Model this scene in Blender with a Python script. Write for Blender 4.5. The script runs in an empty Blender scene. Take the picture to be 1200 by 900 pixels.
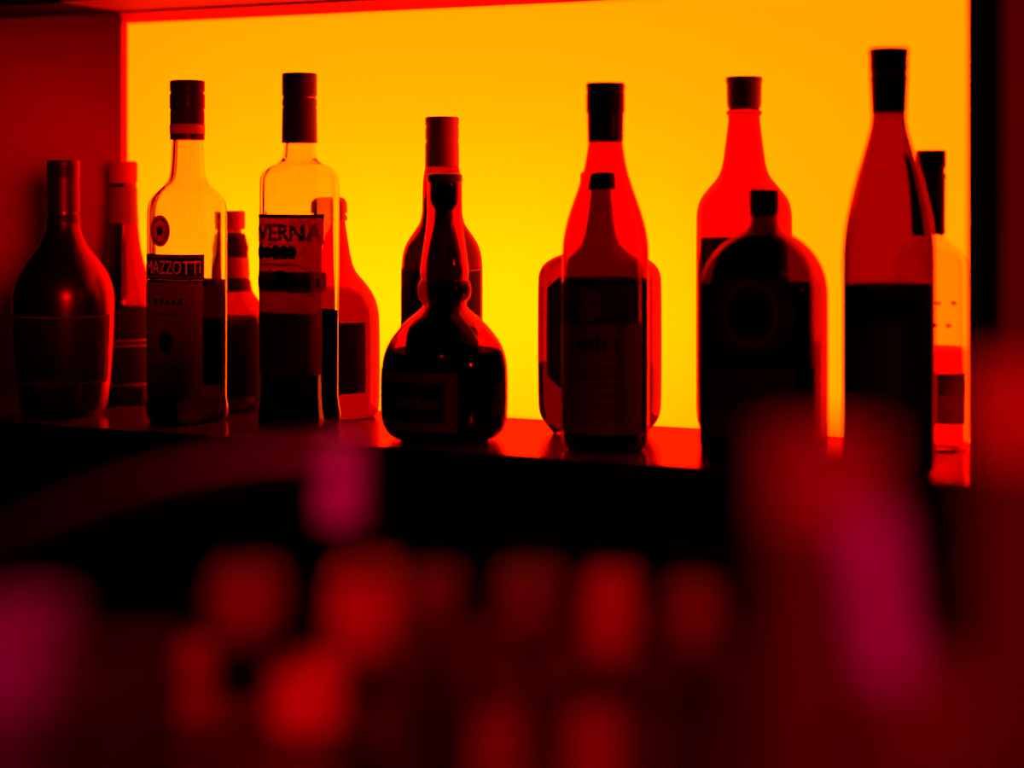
import bpy, math, random
from mathutils import Vector
random.seed(5)
S = bpy.context.scene
COL = S.collection
PI = math.pi

# ------------------------------------------------------------------ camera frame
F = 2060.0                      # focal length in pixels of the 1200 px wide frame
HZ = 228.0                      # picture row of the horizon
TH = math.radians(24)           # camera turned left of the back wall's normal
ZC = 1.31                       # eye height
H = 0.21                        # eye height above the back bar shelf
ZS = ZC - H                     # shelf top
YW = 1.50                       # back wall
YF = 1.293                      # shelf front edge
FW = Vector((-math.sin(TH), math.cos(TH), 0))
RT = Vector((math.cos(TH), math.sin(TH), 0))

def at_depth(px, t, z=0.0):
    u = (px - 600) / F
    p = (FW + RT * u) * t
    return Vector((p.x, p.y, z))
def at_wall(px, y):
    u = (px - 600) / F
    return at_depth(px, y / (math.cos(TH) + u * math.sin(TH)))
def z_of(py, t):
    return ZC + (HZ - py) / F * t

# ------------------------------------------------------------------ materials
def nt(m):
    m.use_nodes = True
    return m.node_tree.nodes, m.node_tree.links
def principled(name, color, rough=0.5, metal=0.0, trans=0.0, ior=1.45, coat=0.0, spec=0.5, tint=None):
    m = bpy.data.materials.new(name)
    n, l = nt(m)
    b = n['Principled BSDF']
    b.inputs['Base Color'].default_value = (*color, 1)
    b.inputs['Roughness'].default_value = rough
    b.inputs['Metallic'].default_value = metal
    b.inputs['Transmission Weight'].default_value = trans
    b.inputs['IOR'].default_value = ior
    b.inputs['Coat Weight'].default_value = coat
    b.inputs['Specular IOR Level'].default_value = spec
    if tint: b.inputs['Specular Tint'].default_value = (*tint, 1)
    return m
def noisy(name, c1, c2, scale, rough, stretch=(1, 1, 1), bump=0.0, **kw):
    """principled surface with two colours mixed by object-space noise"""
    m = principled(name, c1, rough, **kw)
    n, l = nt(m)
    b = n['Principled BSDF']
    tc = n.new('ShaderNodeTexCoord'); mp = n.new('ShaderNodeMapping')
    mp.inputs['Scale'].default_value = stretch
    ns = n.new('ShaderNodeTexNoise'); ns.inputs['Scale'].default_value = scale
    ns.inputs['Detail'].default_value = 5
    rp = n.new('ShaderNodeValToRGB')
    rp.color_ramp.elements[0].position = 0.35; rp.color_ramp.elements[0].color = (*c1, 1)
    rp.color_ramp.elements[1].position = 0.68; rp.color_ramp.elements[1].color = (*c2, 1)
    l.new(tc.outputs['Object'], mp.inputs['Vector']); l.new(mp.outputs['Vector'], ns.inputs['Vector'])
    l.new(ns.outputs['Fac'], rp.inputs['Fac']); l.new(rp.outputs['Color'], b.inputs['Base Color'])
    if bump:
        bp = n.new('ShaderNodeBump'); bp.inputs['Strength'].default_value = bump
        bp.inputs['Distance'].default_value = 0.002
        l.new(ns.outputs['Fac'], bp.inputs['Height']); l.new(bp.outputs['Normal'], b.inputs['Normal'])
    return m
def translucent(name, color, mix=0.5, rough=0.3):
    """cloudy stuff that lets light through: principled mixed with translucency"""
    m = principled(name, color, rough, spec=.1)
    n, l = nt(m)
    t = n.new('ShaderNodeBsdfTranslucent'); t.inputs['Color'].default_value = (*color, 1)
    x = n.new('ShaderNodeMixShader'); x.inputs[0].default_value = mix
    o = n['Material Output']
    l.new(n['Principled BSDF'].outputs[0], x.inputs[1]); l.new(t.outputs[0], x.inputs[2])
    l.new(x.outputs[0], o.inputs['Surface'])
    return m

def glassy(name, color, ior=1.47):
    """tinted glass or liquid; each surface crossed multiplies by the colour"""
    m = bpy.data.materials.new(name); n, l = nt(m)
    for q in list(n): n.remove(q)
    o = n.new('ShaderNodeOutputMaterial'); g = n.new('ShaderNodeBsdfGlass')
    g.inputs['Color'].default_value = (*color, 1); g.inputs['IOR'].default_value = ior; g.inputs['Roughness'].default_value = 0
    l.new(g.outputs[0], o.inputs['Surface'])
    return m
def lacquer(name, color, gloss, rough, ior=1.4):
    """dull body under a red-tinted gloss"""
    m = principled(name, color, .6, spec=0.0)
    n, l = nt(m)
    g = n.new('ShaderNodeBsdfGlossy'); g.inputs['Color'].default_value = (*gloss, 1); g.inputs['Roughness'].default_value = rough
    fr = n.new('ShaderNodeFresnel'); fr.inputs['IOR'].default_value = ior
    x = n.new('ShaderNodeMixShader')
    l.new(fr.outputs[0], x.inputs[0]); l.new(n['Principled BSDF'].outputs[0], x.inputs[1]); l.new(g.outputs[0], x.inputs[2])
    l.new(x.outputs[0], n['Material Output'].inputs['Surface'])
    return m
def varnish(name, c1, c2, gloss, rough, scale, stretch, bump):
    """dark stained wood under a red tinted varnish"""
    m = noisy(name, c1, c2, scale, .5, stretch=stretch, spec=0.0)
    n, l = nt(m); b = n['Principled BSDF']
    ns = [x for x in n if x.type == 'TEX_NOISE'][0]
    bp = n.new('ShaderNodeBump'); bp.inputs['Strength'].default_value = bump; bp.inputs['Distance'].default_value = .002
    l.new(ns.outputs['Fac'], bp.inputs['Height'])
    g = n.new('ShaderNodeBsdfGlossy'); g.inputs['Color'].default_value = (*gloss, 1); g.inputs['Roughness'].default_value = rough
    l.new(bp.outputs['Normal'], g.inputs['Normal'])
    fr = n.new('ShaderNodeFresnel'); fr.inputs['IOR'].default_value = 1.5
    x = n.new('ShaderNodeMixShader')
    l.new(fr.outputs[0], x.inputs[0]); l.new(b.outputs[0], x.inputs[1]); l.new(g.outputs[0], x.inputs[2])
    l.new(x.outputs[0], n['Material Output'].inputs['Surface'])
    return m

M = {}
M['wall'] = noisy('red_wall_paint', (.42, .003, .002), (.48, .004, .003), 60, .8, bump=.15, spec=.05)
M['room'] = principled('dark_room_paint', (.02, .001, .001), .9, spec=.05)
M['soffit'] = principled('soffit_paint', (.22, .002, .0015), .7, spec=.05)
M['trim'] = principled('red_trim_gloss', (.5, .004, .003), .6, spec=.05)
M['black'] = principled('black_board', (.004, .003, .003), .5, spec=.2)
M['side'] = noisy('outer_side_paint', (.4, .003, .003), (.46, .004, .004), 25, .8, spec=.05)
M['shelf'] = varnish('varnished_shelf', (.03, .0008, .0004), (.10, .002, .001), (1, .07, .02), .14, 26, (.5, 5, 1), .22)
M['cabinet'] = noisy('black_cabinet', (.003, .002, .002), (.005, .003, .003), 12, .55, stretch=(1, 1, 8), spec=.15)
M['counter'] = noisy('dark_red_counter', (.13, .0012, .002), (.19, .002, .003), 9, .9, stretch=(1, 4, 1), spec=.0)
M['floor'] = noisy('dark_floor', (.03, .01, .01), (.05, .015, .012), 5, .6)

M['clear'] = glassy('clear_glass', (.98, .90, .80))
M['red_tumbler'] = glassy('red_tumbler_glass', (.30, .012, .006))
M['red_glass'] = glassy('red_brown_glass', (.655, .08, .025))
M['dim_glass'] = glassy('deep_red_glass', (.52, .05, .02))
M['mid_glass'] = glassy('dim_red_glass', (.465, .04, .02))
M['dusk_glass'] = glassy('very_dark_glass', (.36, .03, .015))
M['dark_glass'] = lacquer('nearly_black_glass', (.0012, .0001, .0001), (1, .02, .015), .27, 1.5)
M['foil_black'] = lacquer('black_neck_foil', (.003, .0002, .0002), (.9, .02, .015), .4, 1.4)
M['paper_black'] = lacquer('black_label_paper', (.006, .0003, .0006), (.8, .02, .015), .4, 1.3)
M['amaro'] = glassy('dark_bitter_liqueur', (.05, .004, .002), 1.36)
M['brown'] = glassy('brown_spirit', (.16, .010, .005), 1.36)
M['red_spirit'] = glassy('red_spirit', (.55, .05, .02), 1.36)
M['cap_black'] = lacquer('black_cap', (.018, .0005, .0005), (.6, .02, .012), .3, 1.3)
M['cap_dark'] = principled('dark_red_cap', (.16, .002, .002), .45, spec=.1)
M['cap_red'] = principled('red_cap', (.34, .004, .003), .5, spec=.1)
M['foil'] = principled('metal_foil', (.55, .03, .02), .3, metal=1)
M['cork'] = noisy('cork', (.02, .004, .002), (.035, .007, .003), 60, .8)
M['paper'] = noisy('dark_label_paper', (.12, .002, .008), (.15, .003, .010), 40, .8, spec=.05)
M['paper_dim'] = noisy('near_black_label_paper', (.022, .0006, .003), (.03, .0008, .004), 40, .8, spec=.05)
M['paper_red'] = translucent('red_label_paper', (.26, .003, .005), .5, .8)
M['paper_thin'] = translucent('thin_red_label_paper', (.62, .005, .008), .75, .8)
M['ink'] = principled('dark_ink', (.010, .0005, .001), .8, spec=.05)
M['ink_light'] = principled('pale_lettering', (.8, .03, .06), .6, spec=.05)
M['ink_mid'] = principled('dull_lettering', (.25, .006, .02), .6, spec=.05)
M['chrome'] = principled('dark_polished_metal', (.045, .003, .007), .4, metal=1)
M['pink'] = translucent('pink_highlight_tint', (.70, .004, .26), .35, .5)  # pink light's highlight put into the colour of straw and nozzle
M['magenta_lit'] = translucent('magenta_light_tint', (.60, .003, .28), .5)  # magenta light falling on the glass, put into its colour
M['magenta_shade'] = translucent('magenta_shade_tint', (.26, .002, .10), .5)  # shaded copy of it for the lower part
M['red_drink'] = translucent('bright_red_glass', (.80, .008, .006), .5)
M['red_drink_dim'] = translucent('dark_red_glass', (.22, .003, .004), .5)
M['haze'] = translucent('red_haze_tone', (.16, .002, .003), .5)  # tone of the red haze low in the frame
M['red_drink_mid'] = translucent('middling_red_glass', (.45, .005, .006), .5)
M['orange_drink'] = translucent('orange_red_glass', (.85, .045, .008), .5)

# ------------------------------------------------------------------ mesh helpers
def link(name, verts, faces, mat, parent=None, smooth=True, angle=40):
    me = bpy.data.meshes.new(name)
    me.from_pydata([tuple(v) for v in verts], [], faces)
    me.validate(); me.update()
    if mat: me.materials.append(mat)
    if smooth:
        me.polygons.foreach_set('use_smooth', [True] * len(me.polygons))
        me.set_sharp_from_angle(angle=math.radians(angle))
    o = bpy.data.objects.new(name, me); COL.objects.link(o)
    if parent: o.parent = parent
    return o
def tag(o, label=None, cat=None, group=None, kind=None):
    if label: o['label'] = label
    if cat: o['category'] = cat
    if group: o['group'] = group
    if kind: o['kind'] = kind
    return o
def empty(name, loc, rz=0, label=None, cat=None, group=None):
    o = bpy.data.objects.new(name, None); COL.objects.link(o)
    o.empty_display_size = .03
    o.location = loc; o.rotation_euler = (0, 0, rz)
    return tag(o, label, cat, group)
def box_vf(x0, x1, y0, y1, z0, z1, off=0):
    v = [(x0, y0, z0), (x1, y0, z0), (x1, y1, z0), (x0, y1, z0), (x0, y0, z1), (x1, y0, z1), (x1, y1, z1), (x0, y1, z1)]
    f = [(0, 3, 2, 1), (4, 5, 6, 7), (0, 1, 5, 4), (1, 2, 6, 5), (2, 3, 7, 6), (3, 0, 4, 7)]
    return v, [tuple(i + off for i in q) for q in f]
def boxes(name, lst, mat, parent=None, bevel=0.0):
    V, Fc = [], []
    for b in lst:
        v, f = box_vf(*b, off=len(V)); V += v; Fc += f
    o = link(name, V, Fc, mat, parent, smooth=False)
    if bevel:
        md = o.modifiers.new('bevel', 'BEVEL'); md.width = bevel; md.segments = 2
    return o
def structure(name, lst, mat, bevel=0.0):
    return tag(boxes(name, lst, mat, None, bevel), kind='structure')

# cross-section: superellipse resampled to equal arc steps, first vertex at the front (0,-b)
NSEG = 72
_sec = {}
def section(n, k, N=NSEG):
    key = (round(n, 3), round(k, 3), N)
    if key in _sec: return _sec[key]
    D = 1440; pts = []
    for i in range(D + 1):
        a = 2 * PI * i / D
        s, c = math.sin(a), math.cos(a)
        pts.append((math.copysign(abs(s) ** (2 / n), s), -k * math.copysign(abs(c) ** (2 / n), c)))
    L = [0]
    for i in range(D): L.append(L[-1] + math.dist(pts[i], pts[i + 1]))
    out = []; j = 0
    for i in range(N):
        t = L[-1] * i / N
        while L[j + 1] < t: j += 1
        w = (t - L[j]) / max(L[j + 1] - L[j], 1e-12)
        out.append((pts[j][0] * (1 - w) + pts[j + 1][0] * w, pts[j][1] * (1 - w) + pts[j + 1][1] * w))
    _sec[key] = (out, L[-1])
    return _sec[key]
def loft(rings, k=1.0, off=0, N=NSEG, flip=False):
    """rings: (z, a, n) bottom to top or top to bottom; closed with fans"""
    V, Fc = [], []
    for z, a, n in rings:
        sec, _ = section(n, 1 + (k - 1) * min(1, max(0, (n - 2) / 2)) if n > 2 else (k if False else 1), N) if k != 1 else section(n, 1, N)
        V += [(a * x, a * y, z) for x, y in sec]
    m = len(rings)
    up = rings[-1][0] > rings[0][0]
    def face(q): return q if (up != flip) else tuple(reversed(q))
    for i in range(m - 1):
        for j in range(N):
            j2 = (j + 1) % N
            Fc.append(face((off + i * N + j, off + i * N + j2, off + (i + 1) * N + j2, off + (i + 1) * N + j)))
    c0 = len(V); V.append((0, 0, rings[0][0])); c1 = len(V); V.append((0, 0, rings[-1][0]))
    for j in range(N):
        j2 = (j + 1) % N
        Fc.append(face((off + c0, off + j2, off + j)))
        Fc.append(face((off + c1, off + (m - 1) * N + j, off + (m - 1) * N + j2)))
    return V, Fc
def chaikin(p, it=2):
    for _ in range(it):
        q = [p[0]]
        for a, b in zip(p, p[1:]):
            q.append(tuple(.75 * x + .25 * y for x, y in zip(a, b)))
            q.append(tuple(.25 * x + .75 * y for x, y in zip(a, b)))
        q.append(p[-1]); p = q
    return p
def tube(name, pts, r, mat, parent=None, N=20, caps=True):
    V, Fc = [], []
    pts = [Vector(p) for p in pts]
    prev = None
    for i, p in enumerate(pts):
        d = (pts[min(i + 1, len(pts) - 1)] - pts[max(i - 1, 0)]).normalized()
        if prev is None:
            a = d.orthogonal().normalized()
        else:
            a = (prev - d * prev.dot(d)).normalized()
        prev = a; b = d.cross(a)
        rr = r[i] if isinstance(r, (list, tuple)) else r
        for j in range(N):
            t = 2 * PI * j / N
            V.append(p + (a * math.cos(t) + b * math.sin(t)) * rr)
    for i in range(len(pts) - 1):
        for j in range(N):
            j2 = (j + 1) % N
            Fc.append((i * N + j, i * N + j2, (i + 1) * N + j2, (i + 1) * N + j))
    if caps:
        Fc.append(tuple(reversed(range(N)))); Fc.append(tuple(range((len(pts) - 1) * N, len(pts) * N)))
    return link(name, V, Fc, mat, parent)
def text_geo(s, width, height, shear=0.0, bold=0.0):
    """filled letter outlines of a string scaled to width x height, centred"""
    cu = bpy.data.curves.new('t', 'FONT'); cu.body = s; cu.size = 1; cu.fill_mode = 'FRONT'; cu.shear = shear
    cu.resolution_u = 3
    o = bpy.data.objects.new('t', cu); COL.objects.link(o)
    dg = bpy.context.evaluated_depsgraph_get()
    me = o.evaluated_get(dg).to_mesh()
    V = [(v.co.x, v.co.y) for v in me.vertices]; Fc = [tuple(p.vertices) for p in me.polygons]
    o.evaluated_get(dg).to_mesh_clear()
    bpy.data.objects.remove(o); bpy.data.curves.remove(cu)
    for _ in range(3):                                   # split long edges so the letters can follow the curved wall
        mid = {}; out = []
        def half(a, c):
            k = (min(a, c), max(a, c))
            if math.dist(V[a], V[c]) < .22: return None
            if k not in mid:
                mid[k] = len(V); V.append(((V[a][0] + V[c][0]) / 2, (V[a][1] + V[c][1]) / 2))
            return mid[k]
        for f in Fc:
            if len(f) != 3: out.append(f); continue
            a, b2, c2 = f; x, y, z = half(a, b2), half(b2, c2), half(c2, a)
            q = [p for p in (a, x, b2, y, c2, z) if p is not None]
            if len(q) == 3: out.append(f)
            elif len(q) == 6: out += [(a, x, z), (x, b2, y), (z, y, c2), (x, y, z)]
            else:
                k = next(i for i, p in enumerate(q) if p in (x, y, z))
                q = q[k:] + q[:k]
                out += [(q[0], q[i], q[i + 1]) for i in range(1, len(q) - 1)]
        Fc = out
    x0 = min(v[0] for v in V); x1 = max(v[0] for v in V); y0 = min(v[1] for v in V); y1 = max(v[1] for v in V)
    return [((x - (x0 + x1) / 2) / (x1 - x0) * width, (y - (y0 + y1) / 2) / (y1 - y0) * height) for x, y in V], Fc

# ------------------------------------------------------------------ bottles
class Bottle:
    """prof: (row, half width in px, exponent) from the photo; turned into metres at the bottle's own distance"""
    def __init__(s, name, label, cx, base, prof, glass, k=1.0, rz=0.0, wall=.0022, liquid=None, level=None,
                 group='bottles on the back bar shelf', cat='bottle', solid=False, smooth=2):
        r_px = prof[-3][1]
        t = H * F / (base - HZ)
        s.t = t / (1 - .80 * r_px / F)            # axis lies behind the visible front of the base
        s.k = k; s.cx = cx; s.rz = rz
        p = at_depth(cx, s.t, ZS)
        lim = YW - .003 - r_px / F * s.t
        if p.y > lim:
            s.t *= lim / p.y; p = at_depth(cx, s.t, ZS)
        s.root = empty(name, p, rz, label, cat, group)
        d = Vector((p.x, p.y, 0)).normalized(); perp = Vector((d.y, -d.x, 0))
        s.c = abs(perp.x * math.cos(rz) + perp.y * math.sin(rz)); s.s = abs(-perp.x * math.sin(rz) + perp.y * math.cos(rz))
        s.perp = perp
        pr = [(q + (2,))[:3] for q in prof]
        pr[-1] = (HZ + H * F / s.t, pr[-1][1], pr[-1][2])
        if pr[-2][0] >= pr[-1][0] - 1: pr[-2] = (pr[-1][0] - 3, pr[-2][1], pr[-2][2])
        pr = chaikin(pr, smooth)
        s.rings = [s.ring(*q) for q in pr]                       # top to bottom
        s.rings[-1] = (0.0, s.rings[-1][1], s.rings[-1][2])
        V, Fc = loft(s.rings, k)
        if not solid:
            inner = []
            zb = .0035
            for z, a, n in s.rings:
                if z < zb: break
                inner.append((z - .0002, max(a - wall, .001), n))
            last = inner[-1]
            inner.append((zb - .001, max(last[1] - .002, .001), last[2]))
            s.inner = inner
            v2, f2 = loft(inner, k, off=len(V), flip=True)
            V += v2; Fc += f2
        s.body = link('body', V, Fc, glass, s.root)
        if liquid:
            zl = s.z(level)
            top = None; lr = []
            for a, b in zip(s.inner, s.inner[1:]):
                if b[0] <= zl <= a[0]:
                    w = (a[0] - zl) / max(a[0] - b[0], 1e-9)
                    lr.append((zl, a[1] * (1 - w) + b[1] * w + .0003, a[2] * (1 - w) + b[2] * w))
                if b[0] < zl: lr.append((b[0] if b is not s.inner[-1] else b[0] - .0003, b[1] + .0003, b[2]))
            link('liquid', *loft(lr, k), liquid, s.root)
    def z(s, row): return z_of(row, s.t) - ZS
    def ring(s, row, hw, n):
        hw = hw / F * s.t
        q = n / (n - 1) if n > 1.001 else 50
        kk = 1 + (s.k - 1) * min(1, max(0, (n - 2) / 2)) if s.k != 1 else 1
        a = hw / ((s.c ** q + (kk * s.s) ** q) ** (1 / q))
        return (s.z(row), a, n)
    def lathe(s, name, prof, mat, parent=None, smooth=1, k=1.0):
        pr = [(q + (2,))[:3] for q in prof]
        if smooth: pr = chaikin(pr, smooth)
        return link(name, *loft([s.ring(*q) for q in pr], k), mat, parent or s.root, angle=30)
    # --- points on the wall of the bottle, by arc length from the front centre
    def prof_at(s, z):
        for a, b in zip(s.rings, s.rings[1:]):
            if b[0] <= z <= a[0]:
                w = (a[0] - z) / max(a[0] - b[0], 1e-9)
                return a[1] * (1 - w) + b[1] * w, a[2] * (1 - w) + b[2] * w
        return s.rings[-1][1:]
    def surf(s, arc, z, off=0.0, ref=None):
        a, n = s.prof_at(z)
        n = max(2, n)
        kk = 1 + (s.k - 1) * min(1, max(0, (n - 2) / 2)) if s.k != 1 else 1
        sec, L = section(round(n, 1), kk, 720)
        a0 = ref or a
        i = (arc / (L * a0) * 720) % 720
        j = int(i); w = i - j
        p, q = sec[j % 720], sec[(j + 1) % 720]
        r0, r1 = sec[(j - 4) % 720], sec[(j + 5) % 720]
        tx, ty = r1[0] - r0[0], r1[1] - r0[1]
        l = math.hypot(tx, ty) or 1
        nx, ny = ty / l, -tx / l
        return Vector((a * (p[0] * (1 - w) + q[0] * w) + nx * off, a * (p[1] * (1 - w) + q[1] * w) + ny * off, z))
    def arc_at(s, px, row):
        """arc length whose wall point is seen at picture column px (camera side)"""
        z = s.z(row); best = None
        cr, sr = math.cos(s.rz), math.sin(s.rz); L0 = s.root.location
        for i in range(-300, 301):
            arc = i / 300 * s.prof_at(z)[0] * 2.6
            v = s.surf(arc, z, 0)
            w = Vector((L0.x + v.x * cr - v.y * sr, L0.y + v.x * sr + v.y * cr, 0))
            t = w.dot(FW); x = 600 + F * w.dot(RT) / t
            if t > s.t + .3 * s.prof_at(z)[0]: continue
            e = abs(x - px)
            if best is None or e < best[0]: best = (e, arc)
        return best[1]
    def patch(s, name, a0, a1, row0, row1, mat, off=.0005, parent=None, nx=28, nz=10, corner=0.0):
        z1, z0 = s.z(row0), s.z(row1); V, Fc = [], []
        ref = s.prof_at((z0 + z1) / 2)[0]
        th = .0004
        for lay in (off, off - th):
            for i in range(nz + 1):
                z = z0 + (z1 - z0) * i / nz
                d = min(z - z0, z1 - z); ins = 0
                if corner and d < corner: ins = corner - math.sqrt(max(0, corner ** 2 - (corner - d) ** 2))
                for j in range(nx + 1):
                    V.append(s.surf(a0 + ins + (a1 - a0 - 2 * ins) * j / nx, z, lay, ref))
        W = nx + 1; B = W * (nz + 1)
        for i in range(nz):
            for j in range(nx):
                q = (i * W + j, i * W + j + 1, (i + 1) * W + j + 1, (i + 1) * W + j)
                Fc.append(q); Fc.append(tuple(B + x for x in reversed(q)))
        rim = [j for j in range(W)] + [i * W + nx for i in range(1, nz + 1)] + [nz * W + j for j in range(nx - 1, -1, -1)] + [i * W for i in range(nz - 1, 0, -1)]
        for a, b in zip(rim, rim[1:] + rim[:1]): Fc.append((b, a, B + a, B + b))
        return link(name, V, Fc, mat, parent or s.root, angle=50)
    def disc(s, name, arc, row, ra, mat, off=.0006, parent=None, ring=None):
        zc = s.z(row); V, Fc = [], []; N = 40
        ref = s.prof_at(zc)[0]
        for q in range(N):
            t = 2 * PI * q / N
            V.append(s.surf(arc + ra * math.cos(t), zc + ra * 1.15 * math.sin(t), off, ref))
        if ring:
            for q in range(N):
                t = 2 * PI * q / N
                V.append(s.surf(arc + ra * ring * math.cos(t), zc + ra * 1.15 * ring * math.sin(t), off, ref))
            Fc = [(q, (q + 1) % N, N + (q + 1) % N, N + q) for q in range(N)]
        else:
            V.append(s.surf(arc, zc, off, ref)); Fc = [(q, (q + 1) % N, N) for q in range(N)]
        return link(name, V, Fc, mat, parent or s.root)
    def frame(s, name, a0, a1, row0, row1, w, mat, off=.0009, parent=None):
        """thin printed border"""
        z1, z0 = s.z(row0), s.z(row1); V, Fc = [], []
        ref = s.prof_at((z0 + z1) / 2)[0]
        def quadstrip(x0, x1, zz0, zz1, n):
            b = len(V)
            for j in range(n + 1):
                x = x0 + (x1 - x0) * j / n
                V.append(s.surf(x, zz0, off, ref)); V.append(s.surf(x, zz1, off, ref))
            for j in range(n): Fc.append((b + 2 * j, b + 2 * j + 2, b + 2 * j + 3, b + 2 * j + 1))
        quadstrip(a0, a1, z1 - w, z1, 24); quadstrip(a0, a1, z0, z0 + w, 24)
        quadstrip(a0, a0 + w, z0, z1, 2); quadstrip(a1 - w, a1, z0, z1, 2)
        return link(name, V, Fc, mat, parent or s.root)
    def text(s, name, string, arc, row, width, height, mat, off=.0010, parent=None, shear=0, bold=0):
        g, Fc = text_geo(string, width, height, shear); zc = s.z(row)
        g = [(x, y, 0) for x, y in g]
        if bold:
            n0 = len(g); F0 = list(Fc); g0 = list(g)
            for q, (dx, dy) in enumerate(((bold, 0), (-bold, 0), (0, bold * .5), (0, -bold * .5))):
                g += [(x + dx * width, y + dy * width, .00002 * (q + 1)) for x, y, _ in g0]
                Fc = Fc + [tuple(v + n0 * (q + 1) for v in f) for f in F0]
        ref = s.prof_at(zc)[0]
        return link(name, [s.surf(arc + x, zc + y, off + e, ref) for x, y, e in g], Fc, mat, parent or s.root, smooth=False)
    def marks(s, name, arc, row, width, height, mat, n, off=.0010, parent=None):
        """a line of print too small or too dark to read: uneven short strokes"""
        rnd = random.Random(int(row * 7 + n)); zc = s.z(row); ref = s.prof_at(zc)[0]; V, Fc = [], []
        st = width / n
        for i in range(n):
            if rnd.random() < .14: continue
            x0 = arc - width / 2 + st * i; w = st * rnd.uniform(.5, .85); h = height * rnd.uniform(.7, 1)
            q = len(V)
            for x, z in ((x0, zc - height / 2), (x0 + w, zc - height / 2), (x0 + w, zc - height / 2 + h), (x0, zc - height / 2 + h)):
                V.append(s.surf(x, z, off, ref))
            Fc.append((q, q + 1, q + 2, q + 3))
        return link(name, V, Fc, mat, parent or s.root, smooth=False)
    def m(s, px): return px / F * s.t

def ribbed(y0, y1, hw, n, depth=.7):
    """rows of small ridges for a screw cap"""
    out = []
    st = (y1 - y0) / n
    for i in range(n):
        out += [(y0 + st * i, hw - depth), (y0 + st * (i + .25), hw), (y0 + st * (i + .75), hw), (y0 + st * (i + .99), hw - depth)]
    return out

# 1 dark bottle, far left
b = Bottle('liqueur_bottle', 'black long-necked bottle with broad sloping shoulders, leftmost on the shelf', 74, 490,
    [(192, 17), (200, 17.5), (250, 18), (266, 19.5), (284, 26), (300, 38), (316, 49), (332, 56), (350, 59), (400, 57.5), (450, 54), (475, 51), (486, 47), (490, 45)],
    M['dark_glass'], solid=True, rz=math.radians(-8))
b.lathe('cap', [(188, 17), (188.5, 18.5), (194, 19)] + ribbed(195, 208, 19, 4, .5) + [(210, 18.6), (248, 19)], M['foil_black'])
b.lathe('neck_band', [(251, 18.4), (251.5, 19.2), (254, 19.2), (255, 18.7), (256, 19.3), (258, 19.3), (259, 18.8), (260, 19.6), (262, 19.6), (262.5, 18.8)], M['foil_black'], smooth=0)
a1 = b.arc_at(127, 400)
lb = b.patch('label', -a1, a1, 367, 446, M['paper_black'])
b.frame('label_border', -a1 + .001, a1 - .001, 368, 445, .0008, M['paper'], parent=lb)
b.patch('label_block', a1 - .010, a1 - .0015, 417, 444, M['paper'], off=.0009, parent=lb, nx=6, nz=3)
a2 = b.arc_at(54, 452)
cr = b.patch('crest_label', a2 - .014, a2 + .012, 437, 467, M['paper_dim'], off=.0006, nx=10, nz=6)
b.frame('crest_border', a2 - .012, a2 + .010, 452, 466, .0007, M['ink'], parent=cr)

# 2 slim red-capped bottle by the panel's left edge
b = Bottle('spirit_bottle', 'slim dark red-capped bottle in front of the left edge of the glowing panel', 144, 476,
    [(214, 15), (222, 16), (240, 16.3), (262, 17.5), (290, 20.5), (310, 25), (325, 30), (338, 34.5), (350, 37), (370, 38), (462, 38), (472, 36), (476, 32)],
    M['dim_glass'], liquid=M['brown'], level=360)
b.lathe('cap', [(189, 14), (189.5, 16), (192, 17), (213, 17), (214.5, 16), (215, 14)], M['cap_red'])
b.lathe('neck_foil', [(219, 16), (219.5, 16.8), (240, 17.1), (261, 18.2), (262, 17.4)], M['cap_dark'], smooth=0)
lb = b.patch('label', -.050, .050, 359, 452, M['paper_dim'])
for r in (395, 401, 446):
    b.patch('label_stripe', -.050, .050, r, r + 3, M['ink_mid'], off=.0009, parent=lb, nz=1)

# 3 square clear bottle with the name plate
b = Bottle('amaro_bottle', 'square-shouldered clear bottle with a black name plate and a round seal on its shoulder', 219.5, 498,
    [(160, 17), (164, 18.3), (190, 19.3), (205, 20.6), (214, 23.5), (221, 31, 2.4), (229, 39, 3), (236, 44, 3.8), (245, 46, 4.5), (255, 46.3, 4.8), (458, 46.3, 4.8), (466, 45.6, 4.8), (472, 47.6, 4.8), (486, 47.8, 4.8), (494, 46, 4.8), (498, 42, 4.5)],
    M['clear'], wall=.0036, rz=math.radians(-10), liquid=M['amaro'], level=327)
c = b.lathe('cap', [(94.5, 18), (95, 19.8), (97, 20.5)] + ribbed(98, 107, 20.5, 3, .5) + [(108, 19.2), (110, 19.4)] + ribbed(111, 127, 20.6, 5, .5) + [(129, 19.2), (131, 20), (164, 20)], M['cap_black'], smooth=0)
b.lathe('cap_band', [(146, 19.9), (146.2, 20.5), (157, 20.5), (157.3, 19.9)], M['cap_red'], parent=c, smooth=0)
ar = b.arc_at(239, 310)
pl = b.patch('name_plate', ar - .083, ar, 297, 326, M['ink'])
b.frame('plate_border', ar - .0805, ar - .0018, 299.5, 323.5, .0007, M['ink_mid'], parent=pl)
w = .078
b.text('lettering', 'RAMAZZOTTI', ar - .0050 - w / 2, 312, w, b.m(15.5), M['ink_light'], parent=pl)
lb = b.patch('label', ar - .080, ar - .002, 330, 461, M['paper'])
for i, (r, wd, hh, st) in enumerate(((351, .044, 8, 6), (366, .036, 4, 14), (428, .034, 4, 10), (447, .05, 3, 18))):
    b.marks('print', ar - .041, r, wd, b.m(hh), M['ink'], st, parent=lb)
b.disc('crest', ar - .041, 398, .009, M['ink'], off=.0009, parent=lb)
sa = b.arc_at(188, 270)
sl = b.disc('seal', sa, 270, b.m(16), M['paper_red'], off=.0007)
b.disc('seal_ring', sa, 270, b.m(13), M['ink'], off=.0010, parent=sl, ring=.88)
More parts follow.
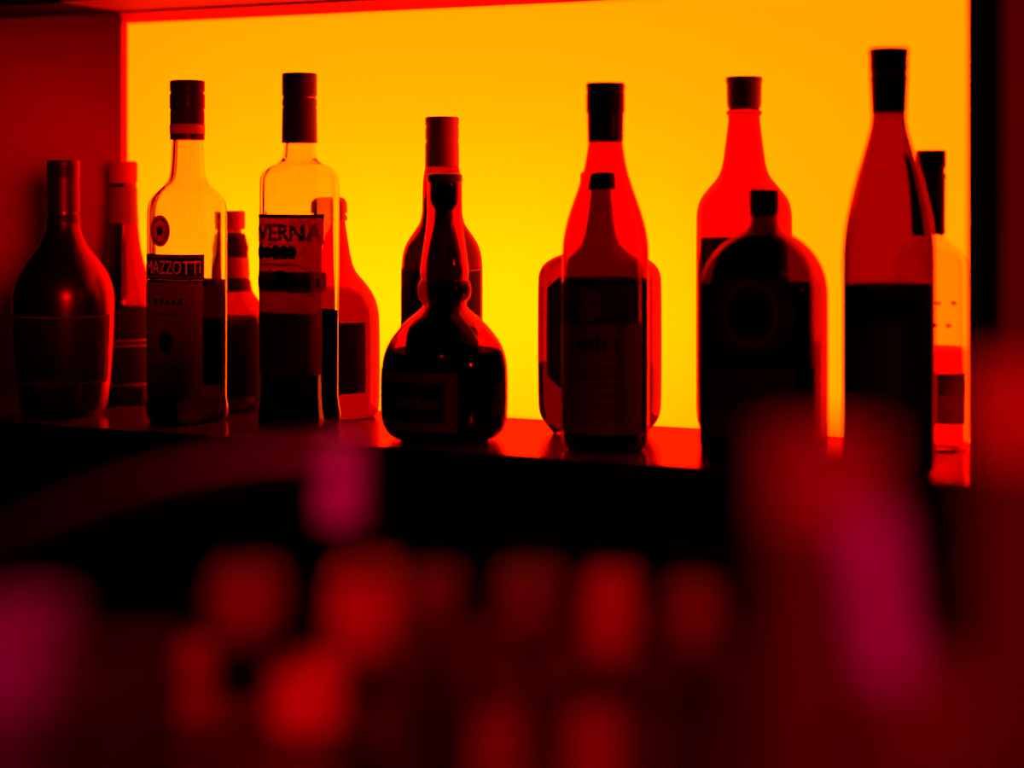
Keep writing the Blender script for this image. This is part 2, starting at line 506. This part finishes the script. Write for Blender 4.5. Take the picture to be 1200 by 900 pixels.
b.disc('seal_centre', sa, 270, b.m(5), M['ink'], off=.0011, parent=sl)

# 4 small dark bottle between the two square ones
b = Bottle('liqueur_bottle', 'shorter dark bottle with a red neck band, half hidden between two square clear bottles', 270, 485,
    [(268, 12), (274, 13), (277, 17), (300, 19.5), (328, 21.5), (343, 26), (354, 35), (368, 41), (385, 43), (465, 43), (480, 41), (485, 38)],
    M['dim_glass'], liquid=M['brown'], level=372)
b.lathe('cap', [(247, 14), (247.5, 16.5), (249, 17.2), (267, 17.2), (268.5, 16.5), (269, 14)], M['cap_red'])
b.lathe('neck_foil', [(273, 15), (276, 18), (282, 18.8), (290, 21.5), (296, 20.5), (301, 20.6)], M['cap_black'])
b.lathe('neck_band', [(301, 20), (301.3, 21.2), (325, 22.6), (325.3, 21)], M['cap_red'], smooth=0)
b.lathe('collar', [(326, 21.5), (328, 23), (336, 24.6), (341, 25)], M['cap_black'])
lb = b.patch('label', -.055, .055, 378, 470, M['paper_dim'])
b.patch('label_stripe', -.03, .045, 462, 468, M['ink_mid'], off=.0009, parent=lb, nz=1)

# 5 square clear bottle with the large label
b = Bottle('amaro_bottle', 'tall square clear bottle with a large pale label and a ribbed dark screw cap', 351, 506,
    [(165, 17.5), (168, 18.4), (181, 18.8), (187, 20.5), (192, 27, 2.3), (196, 36, 3), (201, 42, 3.6), (207, 45.5, 4.2), (216, 46.6, 4.6), (300, 46.6, 4.6), (455, 45.6, 4.6), (468, 46, 4.6), (484, 48.6, 4.6), (500, 48.8, 4.6), (506, 45, 4.4)],
    M['clear'], wall=.0034, k=.8, rz=math.radians(-10), liquid=M['amaro'], level=363)
c = b.lathe('cap', [(86, 18.5), (86.5, 20), (88, 20.5)] + ribbed(89, 112, 20.6, 7, .5) + [(113, 19.3), (116.5, 19.3), (117, 20.3), (124, 20.3), (125, 19.3), (127, 20.2), (167.5, 20.8)], M['cap_dark'], smooth=0)
b.lathe('cap_seam', [(114, 19.2), (114.2, 19.8), (115.4, 19.8), (115.6, 19.2)], M['foil'], parent=c, smooth=0)
ar = b.arc_at(379, 300)
tp = b.patch('name_label', ar - .082, ar, 251, 286, M['paper_thin'])
b.patch('label_edge', ar - .082, ar, 251, 255, M['ink'], off=.0009, parent=tp, nz=1)
b.text('lettering', 'AVERNA', ar - .0045 - .042, 272, .084, b.m(19), M['paper'], parent=tp, bold=.008)
lb = b.patch('label', ar - .080, ar - .003, 286, 436, M['paper_thin'], off=.0006)
for i, (dx, rr) in enumerate(((-.028, .0058), (-.0185, .0048), (-.009, .0056), (.0005, .0056), (.0095, .0052))):
    b.disc('dark_flourish', ar - .042 + dx, 295, rr, M['ink'], off=.0012 + i * .00004, parent=lb)
b.marks('print', ar - .045, 309, .046, b.m(3), M['ink'], 12, parent=lb)
b.frame('label_border', ar - .076, ar - .006, 343, 433, .0006, M['ink'], parent=lb)
bn = b.patch('banner', ar - .084, ar + .003, 317, 341, M['paper_red'], off=.0010, corner=.004)
b.marks('print', ar - .042, 329, .076, b.m(12), M['ink'], 14, off=.0014, parent=bn)
b.disc('crest', ar - .046, 325, .0062, M['ink'], off=.0016, parent=bn)
b.patch('lower_panel', ar - .073, ar - .009, 366, 430, M['paper'], off=.0009, parent=lb)

# 6 round-shouldered red bottle behind it
b = Bottle('spirit_bottle', 'red round-shouldered bottle half hidden behind the large-labelled square bottle', 388, 490,
    [(258, 16), (264, 17), (290, 21), (308, 24.5), (319, 29), (331, 40), (344, 49), (358, 54.5), (376, 57), (470, 57), (484, 55), (490, 50)],
    M['red_glass'], k=.75, liquid=M['red_spirit'], level=338)
b.lathe('cap', [(231, 12), (233, 16), (238, 18.6), (249, 19), (250, 17), (252, 17), (253, 18.8), (258, 18.8), (259, 17.5)], M['cap_red'], smooth=0)
ar = b.arc_at(428, 420)
lb = b.patch('label', -ar, ar, 375, 456, M['paper'])
b.frame('label_border', -ar + .003, ar - .004, 380, 452, .0007, M['ink_mid'], parent=lb)
b.marks('print', ar - .012, 446, .013, b.m(5), M['ink_mid'], 4, parent=lb)

# 7 red-capped bottle behind the bulbous one
b = Bottle('whisky_bottle', 'tall bottle with a long red screw cap standing behind the bulbous squat bottle', 518, 492,
    [(192, 19), (200, 20.5), (214, 22.6), (235, 23), (250, 23.2), (262, 26), (272, 33), (282, 40), (292, 44.5), (305, 47), (325, 47.5), (470, 47.5), (486, 45.5), (492, 41)],
    M['dim_glass'], liquid=M['brown'], level=232)
b.lathe('cap', [(137, 17.5), (137.5, 19), (139, 19.8), (146, 19.8), (147.5, 18.8), (149, 18.8)] + ribbed(150, 163, 19.8, 5, .4) + [(165, 18.8), (167, 18.8), (168, 19.8), (195, 20)], M['cap_red'], smooth=0)
ar = b.arc_at(563, 350)
lb = b.patch('label', -ar, ar, 314, 440, M['paper_dim'])
b.frame('label_border', -ar + .001, ar - .0006, 315, 439, .0007, M['ink_light'], parent=lb)
b.marks('print', -.018, 326, .05, b.m(9), M['ink_mid'], 10, parent=lb)

# 8 bulbous squat bottle
b = Bottle('liqueur_bottle', 'squat bulbous bottle with a narrow ringed neck and a black label', 521, 521,
    [(207, 19), (210, 20.2), (245, 20.2), (262, 20.8), (285, 24), (305, 27), (320, 28.6), (326, 27), (331, 29.5), (340, 31), (349, 29.5), (355, 25), (360, 26), (367, 34), (376, 45), (388, 56), (402, 66), (418, 72), (436, 74), (484, 74), (500, 71), (511, 62), (517, 54), (521, 50)],
    M['red_glass'], liquid=M['amaro'], level=410, smooth=1)
b.lathe('cap', [(203, 17), (204, 20), (206, 21), (213, 21), (214, 20)], M['cap_dark'], smooth=0)
b.lathe('stopper', [(214, 16.5), (230, 17), (240, 15.5), (247, 10), (250.5, 3)], M['cap_black'])
ar = b.arc_at(536, 465)
lb = b.patch('label', -.058, ar, 430, 498, M['paper'])
ip = b.patch('label_panel', -.053, b.arc_at(521, 465), 442, 486, M['ink'], off=.0009, parent=lb)
b.text('lettering', 'Grand Marnier', b.arc_at(486, 465), 464, .044, b.m(12), M['ink_mid'], off=.0014, parent=ip, shear=.3)
b.lathe('neck_seal', [(328, 28), (331, 30.2), (340, 31.8), (349, 30.2), (352, 27)], M['dusk_glass'])

# 9 tall bottle in the middle
b = Bottle('vermouth_bottle', 'tall straight-sided bottle with a black screw cap in front of the broad flat flask', 709.5, 531,
    [(160, 19), (168, 20.3), (180, 22), (195, 24.5), (210, 28.5), (230, 35.5), (250, 42.5), (265, 46.6), (280, 49.5), (297, 51), (508, 51), (521, 50), (527, 47), (531, 44)],
    M['red_glass'], liquid=M['brown'], level=326)
c = b.lathe('cap', [(97, 20), (97.4, 22), (99, 22.8), (106, 22.8), (107.5, 21.8)] + ribbed(109, 131, 22.8, 7, .4) + [(133, 21.4), (134, 21.6), (166.5, 20.9)], M['cap_black'], smooth=0)
ar = b.arc_at(752, 440)
lb = b.patch('label', -ar, ar, 376, 503, M['paper'])
b.marks('print', b.arc_at(702, 400), 399, .036, b.m(19), M['ink'], 7, parent=lb)
for r in (425, 436, 447, 458, 470, 482):
    b.marks('print', b.arc_at(702, 400), r, .042, b.m(2.5), M['ink'], 20, parent=lb)
a4 = b.arc_at(743, 350)
tl = b.patch('top_label', -a4, a4, 331, 377, M['paper_dim'], off=.0007)
b.disc('crest', b.arc_at(688, 352), 353, .012, M['paper'], off=.0011, parent=tl)

# 10 broad flat flask behind it
b = Bottle('spirit_flask', 'broad flat round-cornered flask showing both sides behind the tall middle bottle', 702.5, 508,
    [(222, 15), (240, 16), (268, 19), (286, 25, 2.2), (296, 38, 2.8), (302, 54, 3.4), (309, 65, 3.8), (318, 70.5, 4), (330, 72.5, 4), (470, 72.5, 4), (488, 70, 4), (499, 62, 4), (508, 54, 3.6)],
    M['dim_glass'], k=.5, liquid=M['red_spirit'], level=425, wall=.0025)
b.lathe('cap', [(202, 20), (203, 22), (205, 22.6)] + ribbed(206, 220, 22.6, 5, .4) + [(221, 22), (222, 20)], M['cap_black'], smooth=0)
lb = b.patch('label', b.arc_at(641, 400), b.arc_at(735, 400), 324, 452, M['paper'], corner=.012)
b.frame('label_border', b.arc_at(643, 400), b.arc_at(733, 400), 330, 440, .0006, M['ink_mid'], parent=lb)

# 11 red bottle behind the square one on the right
b = Bottle('rum_bottle', 'tall translucent red bottle with a ringed neck rising behind the square dark bottle', 872, 505,
    [(124, 16), (129, 18), (131, 21), (133.5, 21), (135.5, 18.4), (142, 18.6), (170, 22), (195, 25.5), (207, 30), (219, 40), (231, 50), (241, 54), (255, 56), (470, 56), (492, 55), (500, 52), (505, 48)],
    M['red_glass'], liquid=M['amaro'], level=279, smooth=1)
b.lathe('cap', [(90, 19), (90.5, 21), (92, 21.6), (97, 21.4), (98, 20.6), (121, 20.2), (126, 19.4), (127.5, 18)], M['cap_dark'], smooth=0)

# 12 square dark bottle
b = Bottle('herbal_liqueur_bottle', 'broad square dark bottle with rounded shoulders, a short neck and a small black cap', 895.5, 549,
    [(250, 15.5), (256, 16.5), (264, 17.5), (270, 23, 2.2), (276, 34, 2.7), (284, 46, 3.2), (295, 57, 3.8), (307, 65, 4.4), (321, 71, 5), (336, 74.3, 5.5), (350, 75, 5.5), (502, 75, 5.5), (514, 75.5, 5.5), (522, 73.6, 5.5), (540, 73, 5), (545, 71, 5), (549, 67, 5)],
    M['dusk_glass'], k=.88, liquid=M['amaro'], level=331, wall=.0022)
b.lathe('cap', [(221, 16), (221.5, 17.6), (223, 18.2)] + ribbed(224, 250, 18.2, 1, .3) + [(252, 18), (253, 16.5)], M['cap_black'], smooth=0)
c0 = b.arc_at(880, 400)
lb = b.patch('label', c0 - .0345, c0 + .0345, 322, 410, M['paper_dim'], corner=.03, nz=24)
b.disc('crest', c0, 364, .0175, M['ink'], off=.0010, parent=lb)
b.disc('crest_ring', c0, 364, .021, M['paper'], off=.0011, parent=lb, ring=.92)
lw = b.patch('lower_label', c0 - .0345, c0 + .0345, 424, 505, M['paper_dim'])
b.marks('print', c0, 458, .050, b.m(13), M['ink'], 9, parent=lw)
b.marks('print', c0, 486, .034, b.m(5), M['ink'], 9, parent=lw)

# 13 tall dark bottle at the right
b = Bottle('wine_bottle', 'tallest dark sloping-necked bottle nearest the black upright board on the right', 1041.5, 560,
    [(128, 19), (135, 19.8), (150, 21.4), (165, 25.5), (185, 31), (205, 37), (225, 42), (250, 48), (270, 51), (290, 53), (305, 53.5), (530, 53.5), (548, 52.5), (555, 50), (560, 46)],
    M['mid_glass'], liquid=M['amaro'], level=333)
c = b.lathe('cap', [(56, 20), (56.5, 22.4), (59, 23.4), (66, 23.2), (67, 22.6), (83, 22.8), (84.5, 21.4), (90, 21.4), (91, 23), (97, 22), (133, 20.4)], M['cap_black'], smooth=0)
b.lathe('cap_seam', [(85.5, 21.2), (85.8, 22.2), (89.4, 22.2), (89.7, 21.2)], M['cap_red'], parent=c, smooth=0)
ar = b.arc_at(1078, 500)
lb = b.patch('label', -.035, ar, 375, 545, M['paper_dim'])
for r in (480, 492, 506, 520, 536):
    b.patch('label_mark', b.arc_at(1060, 500), ar - .002, r, r + 5, M['ink_mid'], off=.0009, parent=lb, nx=8, nz=1)

# 14 clear bottle partly behind the board
b = Bottle('gin_bottle', 'clear bottle of red drink with a dark capsule, partly behind the black upright board', 1091, 527,
    [(268, 13.8), (276, 15), (283, 21, 2.2), (291, 31, 2.8), (299, 39, 3.6), (309, 43, 4.2), (325, 44, 4.6), (500, 44, 4.6), (516, 43.4, 4.6), (523, 42, 4.6), (527, 39, 4.4)],
    M['clear'], liquid=M['red_spirit'], level=407)
b.lathe('cap', [(176, 15), (176.5, 16.6), (178, 17.2), (196, 17.2), (198, 15.6), (203, 15.6)], M['cap_black'], smooth=0)
b.lathe('capsule', [(203, 16), (204, 17.4), (209, 17.4), (210, 16.6), (274, 16.4), (275, 15)], M['cap_dark'], smooth=0)
ar = b.arc_at(1129, 460)
lb = b.patch('label', -ar * .6, ar, 433, 492, M['paper_thin'])
b.patch('label_block', -ar * .6, ar, 433, 458, M['paper'], off=.0009, parent=lb)
b.marks('print', .012, 352, .03, b.m(5), M['cap_red'], 5)
b.marks('print', .012, 378, .03, b.m(5), M['cap_red'], 6)

# ------------------------------------------------------------------ back bar: shelf, cabinet, upright board
XL = -1.11                                        # panel's left edge
XB = at_wall(1133, YF - .008).x                     # upright board's inner face
XB2 = at_wall(1170, YF - .008).x
PZ = .177
sh = empty('back_bar_shelf', ((-1.75 + XB) / 2, (YF + YW) / 2, ZS - .035), 0, 'glossy red-brown varnished shelf that carries the row of bottles', 'shelf')
ox, oy = sh.location.x, sh.location.y
boxes('board', [(-1.75 - ox, XB - ox, YF + .0022 - oy, YW - oy, 0, .035)], M['shelf'], sh)
tag(boxes('edge_band', [(-1.75 - ox, XB - ox, YF - oy, YF + .002 - oy, 0, .0346)], M['black'], sh), 'black front edge of the shelf')
cab = empty('back_bar_cabinet', ((-1.75 + XB) / 2, (YF + YW) / 2, 0), 0, 'black cabinet front below the bottle shelf', 'cabinet')
ox, oy = cab.location.x, cab.location.y
boxes('body', [(-1.75 - ox, XB - ox, YF + .03 - oy, YW - .004 - oy, 0, ZS - .0355)], M['cabinet'], cab)
for i in range(3):
    x0 = -1.74 + i * .508
    d = boxes('door', [(x0 - ox, x0 + .5 - ox, YF + .012 - oy, YF + .0295 - oy, .08, ZS - .06)], M['cabinet'], cab, .002)
    boxes('handle', [(x0 + .22 - ox, x0 + .28 - ox, YF - .002 - oy, YF + .012 - oy, ZS - .10, ZS - .09)], M['black'], d, .002)
up = empty('upright_board', ((XB + XB2) / 2, (YF + YW) / 2, 0), 0, 'black upright end board at the right of the glowing panel, its outer side dark red', 'board')
ox, oy = up.location.x, up.location.y
boxes('board', [(XB + .0004 - ox, XB2 - ox, YF - .008 - oy, YW + .02 - oy, 0, ZC + .24)], M['black'], up)
tag(boxes('outer_cladding', [(XB2 - ox, XB2 + .006 - ox, YF - .0075 - oy, YW + .02 - oy, 0, ZC + .24)], M['side'], up), 'dark red outer face of the board')

# back wall around the panel's opening
structure('wall_back', [(-3.0, XL, YW, YW + .02, 0, ZC + .24), (XL, XB + .001, YW, YW + .02, 0, ZS),
                        (XL, XB + .001, YW, YW + .02, ZC + PZ + .010, ZC + .24), (XB2 + .006, 1.8, YW, YW + .02, 0, ZC + .24)], M['wall'])
# top reveal strip: a sloped red batten above the panel
z0, z1 = ZC + PZ, ZC + PZ + .0105
tr = link('trim_1', [(XL, YW + .011, z0), (XB, YW + .011, z0), (XB, YW - .006, z1), (XL, YW - .006, z1), (XL, YW + .011, z1), (XB, YW + .011, z1)],
          [(0, 3, 2, 1), (3, 4, 5, 2), (0, 1, 5, 4), (0, 4, 3), (1, 2, 5)], M['trim'], smooth=False)
tag(tr, kind='structure')
structure('trim_2', [(XL - .0012, XL + .0002, YW - .001, YW + .0088, ZS, ZC + PZ)], M['trim'])
# soffit above
structure('soffit', [(XL, XB, YW - .10, YW, ZC + PZ + .0125, ZC + .24)], M['soffit'])
structure('soffit_left_shaded', [(-3.0, XL - .0003, YW - .10, YW, ZC + PZ + .0115, ZC + .24)], M['room'])  # left stretch coloured dark to stand for the missing panel light
# glowing diffuser panel with its light box behind
pm = bpy.data.materials.new('glowing_diffuser'); n, l = nt(pm)
for q in list(n): n.remove(q)
out = n.new('ShaderNodeOutputMaterial'); add = n.new('ShaderNodeAddShader')
em = n.new('ShaderNodeEmission'); em.inputs['Color'].default_value = (1, .037, .0, 1); em.inputs['Strength'].default_value = 5.0
tl = n.new('ShaderNodeBsdfTranslucent'); tl.inputs['Color'].default_value = (.8, .8, .8, 1)
l.new(em.outputs[0], add.inputs[0]); l.new(tl.outputs[0], add.inputs[1]); l.new(add.outputs[0], out.inputs['Surface'])
pan = boxes('glowing_wall_panel', [(XL - .002, XB + .002, YW + .0088, YW + .0108, ZS - .002, ZC + PZ + .002)], pm)
tag(pan, 'large glowing yellow-orange backlit panel in the wall behind the bottles', 'light panel')
structure('light_box', [(XL - .05, XB + .05, YW + .20, YW + .21, ZS - .15, ZC + PZ + .1)], M['room'])

def area(name, loc, target, sx, sy, color, power, spread=180):
    d = bpy.data.lights.new(name, 'AREA'); d.shape = 'RECTANGLE'; d.size = sx; d.size_y = sy
    d.color = color; d.energy = power; d.spread = math.radians(spread)
    o = bpy.data.objects.new(name, d); COL.objects.link(o); o.location = loc
    o.rotation_euler = (Vector(target) - Vector(loc)).to_track_quat('-Z', 'Y').to_euler()
    return o
def spot(name, loc, target, color, power, size, blend=.5, radius=.03):
    d = bpy.data.lights.new(name, 'SPOT'); d.color = color; d.energy = power
    d.spot_size = math.radians(size); d.spot_blend = blend; d.shadow_soft_size = radius
    o = bpy.data.objects.new(name, d); COL.objects.link(o); o.location = loc
    o.rotation_euler = (Vector(target) - Vector(loc)).to_track_quat('-Z', 'Y').to_euler()
    return o
area('light_box_tube', (-.80, YW + .17, ZC - .115), (-.80, 0, ZC - .115), .62, .10, (1, .62, 0), .66)
area('light_box_fill', (-.66, YW + .19, ZC - .02), (-.66, 0, ZC - .02), .85, .36, (1, .62, 0), .22)

# ------------------------------------------------------------------ room shell
structure('floor', [(-3.0, 1.8, -1.6, YW + .02, -.05, 0)], M['floor'])
structure('ceiling', [(-3.0, 1.8, -1.6, YW + .02, 2.6, 2.65)], M['room'])
structure('wall_left', [(-3.05, -3.0, -1.6, YW + .02, 0, 2.6)], M['room'])
structure('wall_right', [(1.8, 1.85, -1.6, YW + .02, 0, 2.6)], M['room'])
structure('wall_front', [(-3.0, 1.8, -1.65, -1.6, 0, 2.6)], M['room'])
structure('wall_upper', [(-3.0, 1.8, YW, YW + .02, ZC + .24, 2.6)], M['room'])

# ------------------------------------------------------------------ front counter with blurred glasses
ZK = ZC - .26
ct = empty('bar_counter', at_depth(600, .5, 0), TH, 'dark red front bar counter at the bottom, out of focus, under the glasses', 'counter')
boxes('counter_top', [(-1.2, 1.2, -.16, .42, ZK - .04, ZK)], M['counter'], ct, .004)
boxes('counter_front', [(-1.18, 1.18, .30, .38, 0, ZK - .0405)], M['cabinet'], ct)

def tumbler(name, px, t, r, top, label, mat, low=None, split=None, flare=1.0, group=None):
    """hollow straight or flared glass; top = picture row of its rim; below row split its drink shows in another tone"""
    p = at_depth(px, t, ZK); h = z_of(top, t) - ZK
    root = empty(name, p, 0, label, 'glass', group)
    def rad(z): return r * (1 + (flare - 1) * z / h)
    w = .0015
    pr = [(0, rad(0) * .93), (.002, rad(0)), (h * .5, rad(h * .5)), (h - .001, rad(h)), (h, rad(h) - .0006),
          (h - .001, rad(h) - w), (h * .5, rad(h * .5) - w), (.009, rad(.008) - w), (.007, rad(0) * .8)]
    lathe_shell('tumbler_body', pr, mat, root)
    if low:  # sleeve added outside the glass: shade of the lower part as colour
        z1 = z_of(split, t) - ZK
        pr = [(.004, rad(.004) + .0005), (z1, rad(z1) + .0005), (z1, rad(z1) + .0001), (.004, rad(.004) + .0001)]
        lathe_shell('falloff_sleeve', pr, low, root, closed=True)
    return root
def lathe_shell(name, pr, mat, parent, N=40, closed=False):
    V, Fc = [], []
    for z, a in pr:
        V += [(a * math.cos(2 * PI * j / N), a * math.sin(2 * PI * j / N), z) for j in range(N)]
    m = len(pr)
    for i in range(m if closed else m - 1):
        for j in range(N):
            j2 = (j + 1) % N; k = (i + 1) % m
            Fc.append((i * N + j, i * N + j2, k * N + j2, k * N + j))
    if not closed:
        Fc.append(tuple(reversed(range(N)))); Fc.append(tuple(range((m - 1) * N, m * N)))
    return link(name, V, Fc, mat, parent)
def cordial(px, t, r, top, bot, label, mat, group):
    """small stemmed glass; top and bot = picture rows of its rim and of the bottom of its bowl"""
    p = at_depth(px, t, ZK); h = z_of(top, t) - ZK; zb = z_of(bot, t) - ZK
    root = empty('cordial_glass', p, 0, label, 'glass', group)
    L = h - zb; w = .0011
    out = [(zb, .003), (zb + .06 * L, r * .45), (zb + .2 * L, r * .82), (zb + .5 * L, r), (zb + .8 * L, r * .9), (h, r * .68)]
    inn = [(h, r * .68 - w), (zb + .8 * L, r * .9 - w), (zb + .5 * L, r - w), (zb + .22 * L, r * .78 - w), (zb + .1 * L, r * .4 - w)]
    lathe_shell('bowl', out + inn, mat, root)
    lathe_shell('stem', [(.0035, .0028), (.01, .0022), (zb - .004, .0022), (zb + .0006, .0032)], M['red_tumbler'], root, 20)
    lathe_shell('foot', [(0, r * .95), (.0014, r * .95), (.0034, r * .35), (.0040, .0028)], M['red_tumbler'], root)
    return root

G = 'small stemmed glasses in a row on the front counter'
cordial(290, .64, .0150, 664, 765, 'blurred dark red stemmed glass, leftmost of the row on the front counter', M['red_drink_mid'], G)
cordial(430, .64, .0150, 658, 785, 'blurred bright red stemmed glass below the curved tap spout', M['red_drink'], G)
cordial(512, .66, .0105, 668, 750, 'blurred dim stemmed glass just right of the bright one below the tap spout', M['red_drink_dim'], G)
cordial(622, .66, .0150, 668, 775, 'blurred dim wide stemmed glass at the middle of the row', M['red_drink_dim'], G)
cordial(717, .64, .0112, 672, 788, 'blurred slender bright red stemmed glass right of the middle of the row', M['red_drink'], G)
cordial(815, .66, .0125, 684, 780, 'blurred dim stemmed glass at the right end of the row', M['red_drink_mid'], G)
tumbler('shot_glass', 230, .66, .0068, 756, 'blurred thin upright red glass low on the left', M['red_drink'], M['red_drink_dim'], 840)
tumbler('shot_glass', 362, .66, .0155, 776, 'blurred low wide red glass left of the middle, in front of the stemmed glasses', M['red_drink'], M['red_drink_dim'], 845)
tumbler('shot_glass', 585, .58, .0085, 838, 'blurred low red glass at the bottom middle of the picture', M['red_drink_mid'])
tumbler('shot_glass', 697, .58, .0100, 836, 'blurred low red glass at the bottom, under the slender bright stemmed glass', M['red_drink_mid'])
R = 'wide dark glasses added as haze behind the low red ones'  # wide glasses added to fill the dark gaps with red haze
tumbler('haze_glass', 145, .74, .036, 752, 'blurred wide dark red glass added as haze between the leftmost glass and the thin red one', M['haze'], group=R)
tumbler('haze_glass', 478, .78, .042, 742, 'blurred wide dark red glass added as haze right of the low wide red one', M['haze'], group=R)
tumbler('haze_glass', 652, .78, .034, 738, 'blurred wide dark red glass added as haze behind the low red glasses at bottom middle', M['haze'], group=R)
tumbler('haze_glass', 832, .74, .040, 745, 'blurred wide dark red glass added as haze left of the tall red one', M['haze'], group=R)
tumbler('tumbler', 24, .46, .0130, 710, 'blurred glass with painted magenta light at the left edge of the front counter', M['magenta_lit'], M['magenta_shade'], 820)
tumbler('highball_glass', 966, .46, .0165, 506, 'tall blurred red glass standing left of the straw-shaped pink highlight', M['red_drink_mid'], M['red_drink_dim'], 610)
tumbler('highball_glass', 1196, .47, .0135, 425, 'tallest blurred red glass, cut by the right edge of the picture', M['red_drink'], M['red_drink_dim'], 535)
tumbler('tumbler', 1088, .43, .0200, 782, 'blurred red glass low on the right that holds the straw-shaped pink highlight', M['red_drink_dim'])

# pink highlight built as a straw standing in the low tumbler
t = .43
p1 = at_depth(1014, t, z_of(606, t))
a = at_depth(1124, t, ZK + .012)
root = empty('highlight_straw', (a.x, a.y, ZK + .0095), 0, 'pink highlight built as a thick straw leaning out of the low red glass on the right', 'straw')
tube('straw_tube', [a - root.location, p1 - root.location], .0072, M['pink'], root)

# curved tap spout
def sp(px, py, t): 
    v = at_depth(px, t, 0); v.z = z_of(py, t); return v
base = at_depth(-170, .60, ZK)
tp = empty('bar_tap', base, 0, 'blurred curved metal tap whose spout arches from the left edge and ends pointing down', 'tap')
pts = [sp(-170, 860, .60), sp(-165, 800, .60), sp(-120, 700, .60), sp(-40, 655, .60), (sp(90, 594, .60)), sp(190, 561, .60), sp(290, 543, .60), sp(360, 537, .60), sp(390, 543, .60), sp(400, 560, .60)]
pts = chaikin([tuple(q) for q in pts], 3)
tube('spout', [Vector(q) - base for q in pts], .0062, M['chrome'], tp)
tube('nozzle', [sp(401, 520, .60) - base, sp(401, 608, .60) - base], .0074, M['pink'], tp)  # pink highlight on the metal end, painted as its colour
link('foot', *loft([(0, .026, 2), (.004, .026, 2), (.008, .018, 2), (.02, .012, 2), (.06, .0075, 2)], 1, N=40), M['chrome'], tp)

# ------------------------------------------------------------------ lamps
spot('red_wall_spot', (-.48, .77, ZC + .06), (-1.24, YW, ZC + .0), (1, .008, .005), 36, 21, .45, .09)
area('red_room_glow', (.2, -.9, ZC + .9), (-.6, 1.2, ZC - .1), 1.6, .8, (1, .03, .18), .35)
spot('red_side_spot', (.75, 1.0, ZC + .2), (XB2, YW - .1, ZC), (1, .01, .01), 8, 30, .8, .05)  # unseen spot added to brighten the board's outer face
spot('added_counter_spot', (-.15, -.05, ZC + .80), at_depth(600, .72, ZC - .2), (1, .012, .09), 20, 48, .7, .12)  # unseen spot added to light the counter and its glasses
spot('magenta_spot', (-.55, -.35, ZC + .70), at_depth(45, .5, ZC - .14), (1, .02, .35), 18, 12, .8, .03)
spot('pink_spot', (.30, -.35, ZC + .65), at_depth(1016, .43, ZC - .085), (1, .02, .25), 42, 9, .8, .03)
spot('pink_tap_spot', (-.1, -.30, ZC + .60), at_depth(401, .60, ZC - .1), (1, .02, .25), 36, 9, .8, .03)

w = bpy.data.worlds.new('night'); S.world = w; w.use_nodes = True
w.node_tree.nodes['Background'].inputs[0].default_value = (.02, .001, .004, 1)
w.node_tree.nodes['Background'].inputs[1].default_value = .2

# ------------------------------------------------------------------ camera
cd = bpy.data.cameras.new('camera'); cam = bpy.data.objects.new('camera', cd); COL.objects.link(cam)
cam.location = (0, 0, ZC); cam.rotation_euler = (PI / 2, 0, TH)
cd.sensor_width = 36; cd.lens = F / 1200 * 36; cd.shift_y = -(450 - HZ) / 1200
cd.clip_start = .01
cd.dof.use_dof = True; cd.dof.focus_distance = 1.60; cd.dof.aperture_fstop = cd.lens / 28.0
S.camera = cam
vs = S.view_settings
vs.view_transform = 'Standard'; vs.look = 'None'; vs.gamma = 1; vs.exposure = 0; vs.use_curve_mapping = False
c = S.cycles
c.max_bounces = 24; c.transmission_bounces = 20; c.glossy_bounces = 6; c.diffuse_bounces = 3
c.caustics_refractive = True; c.caustics_reflective = False; c.use_denoising = True
c.sample_clamp_indirect = 6; c.use_adaptive_sampling = False
c.denoising_input_passes = 'RGB'
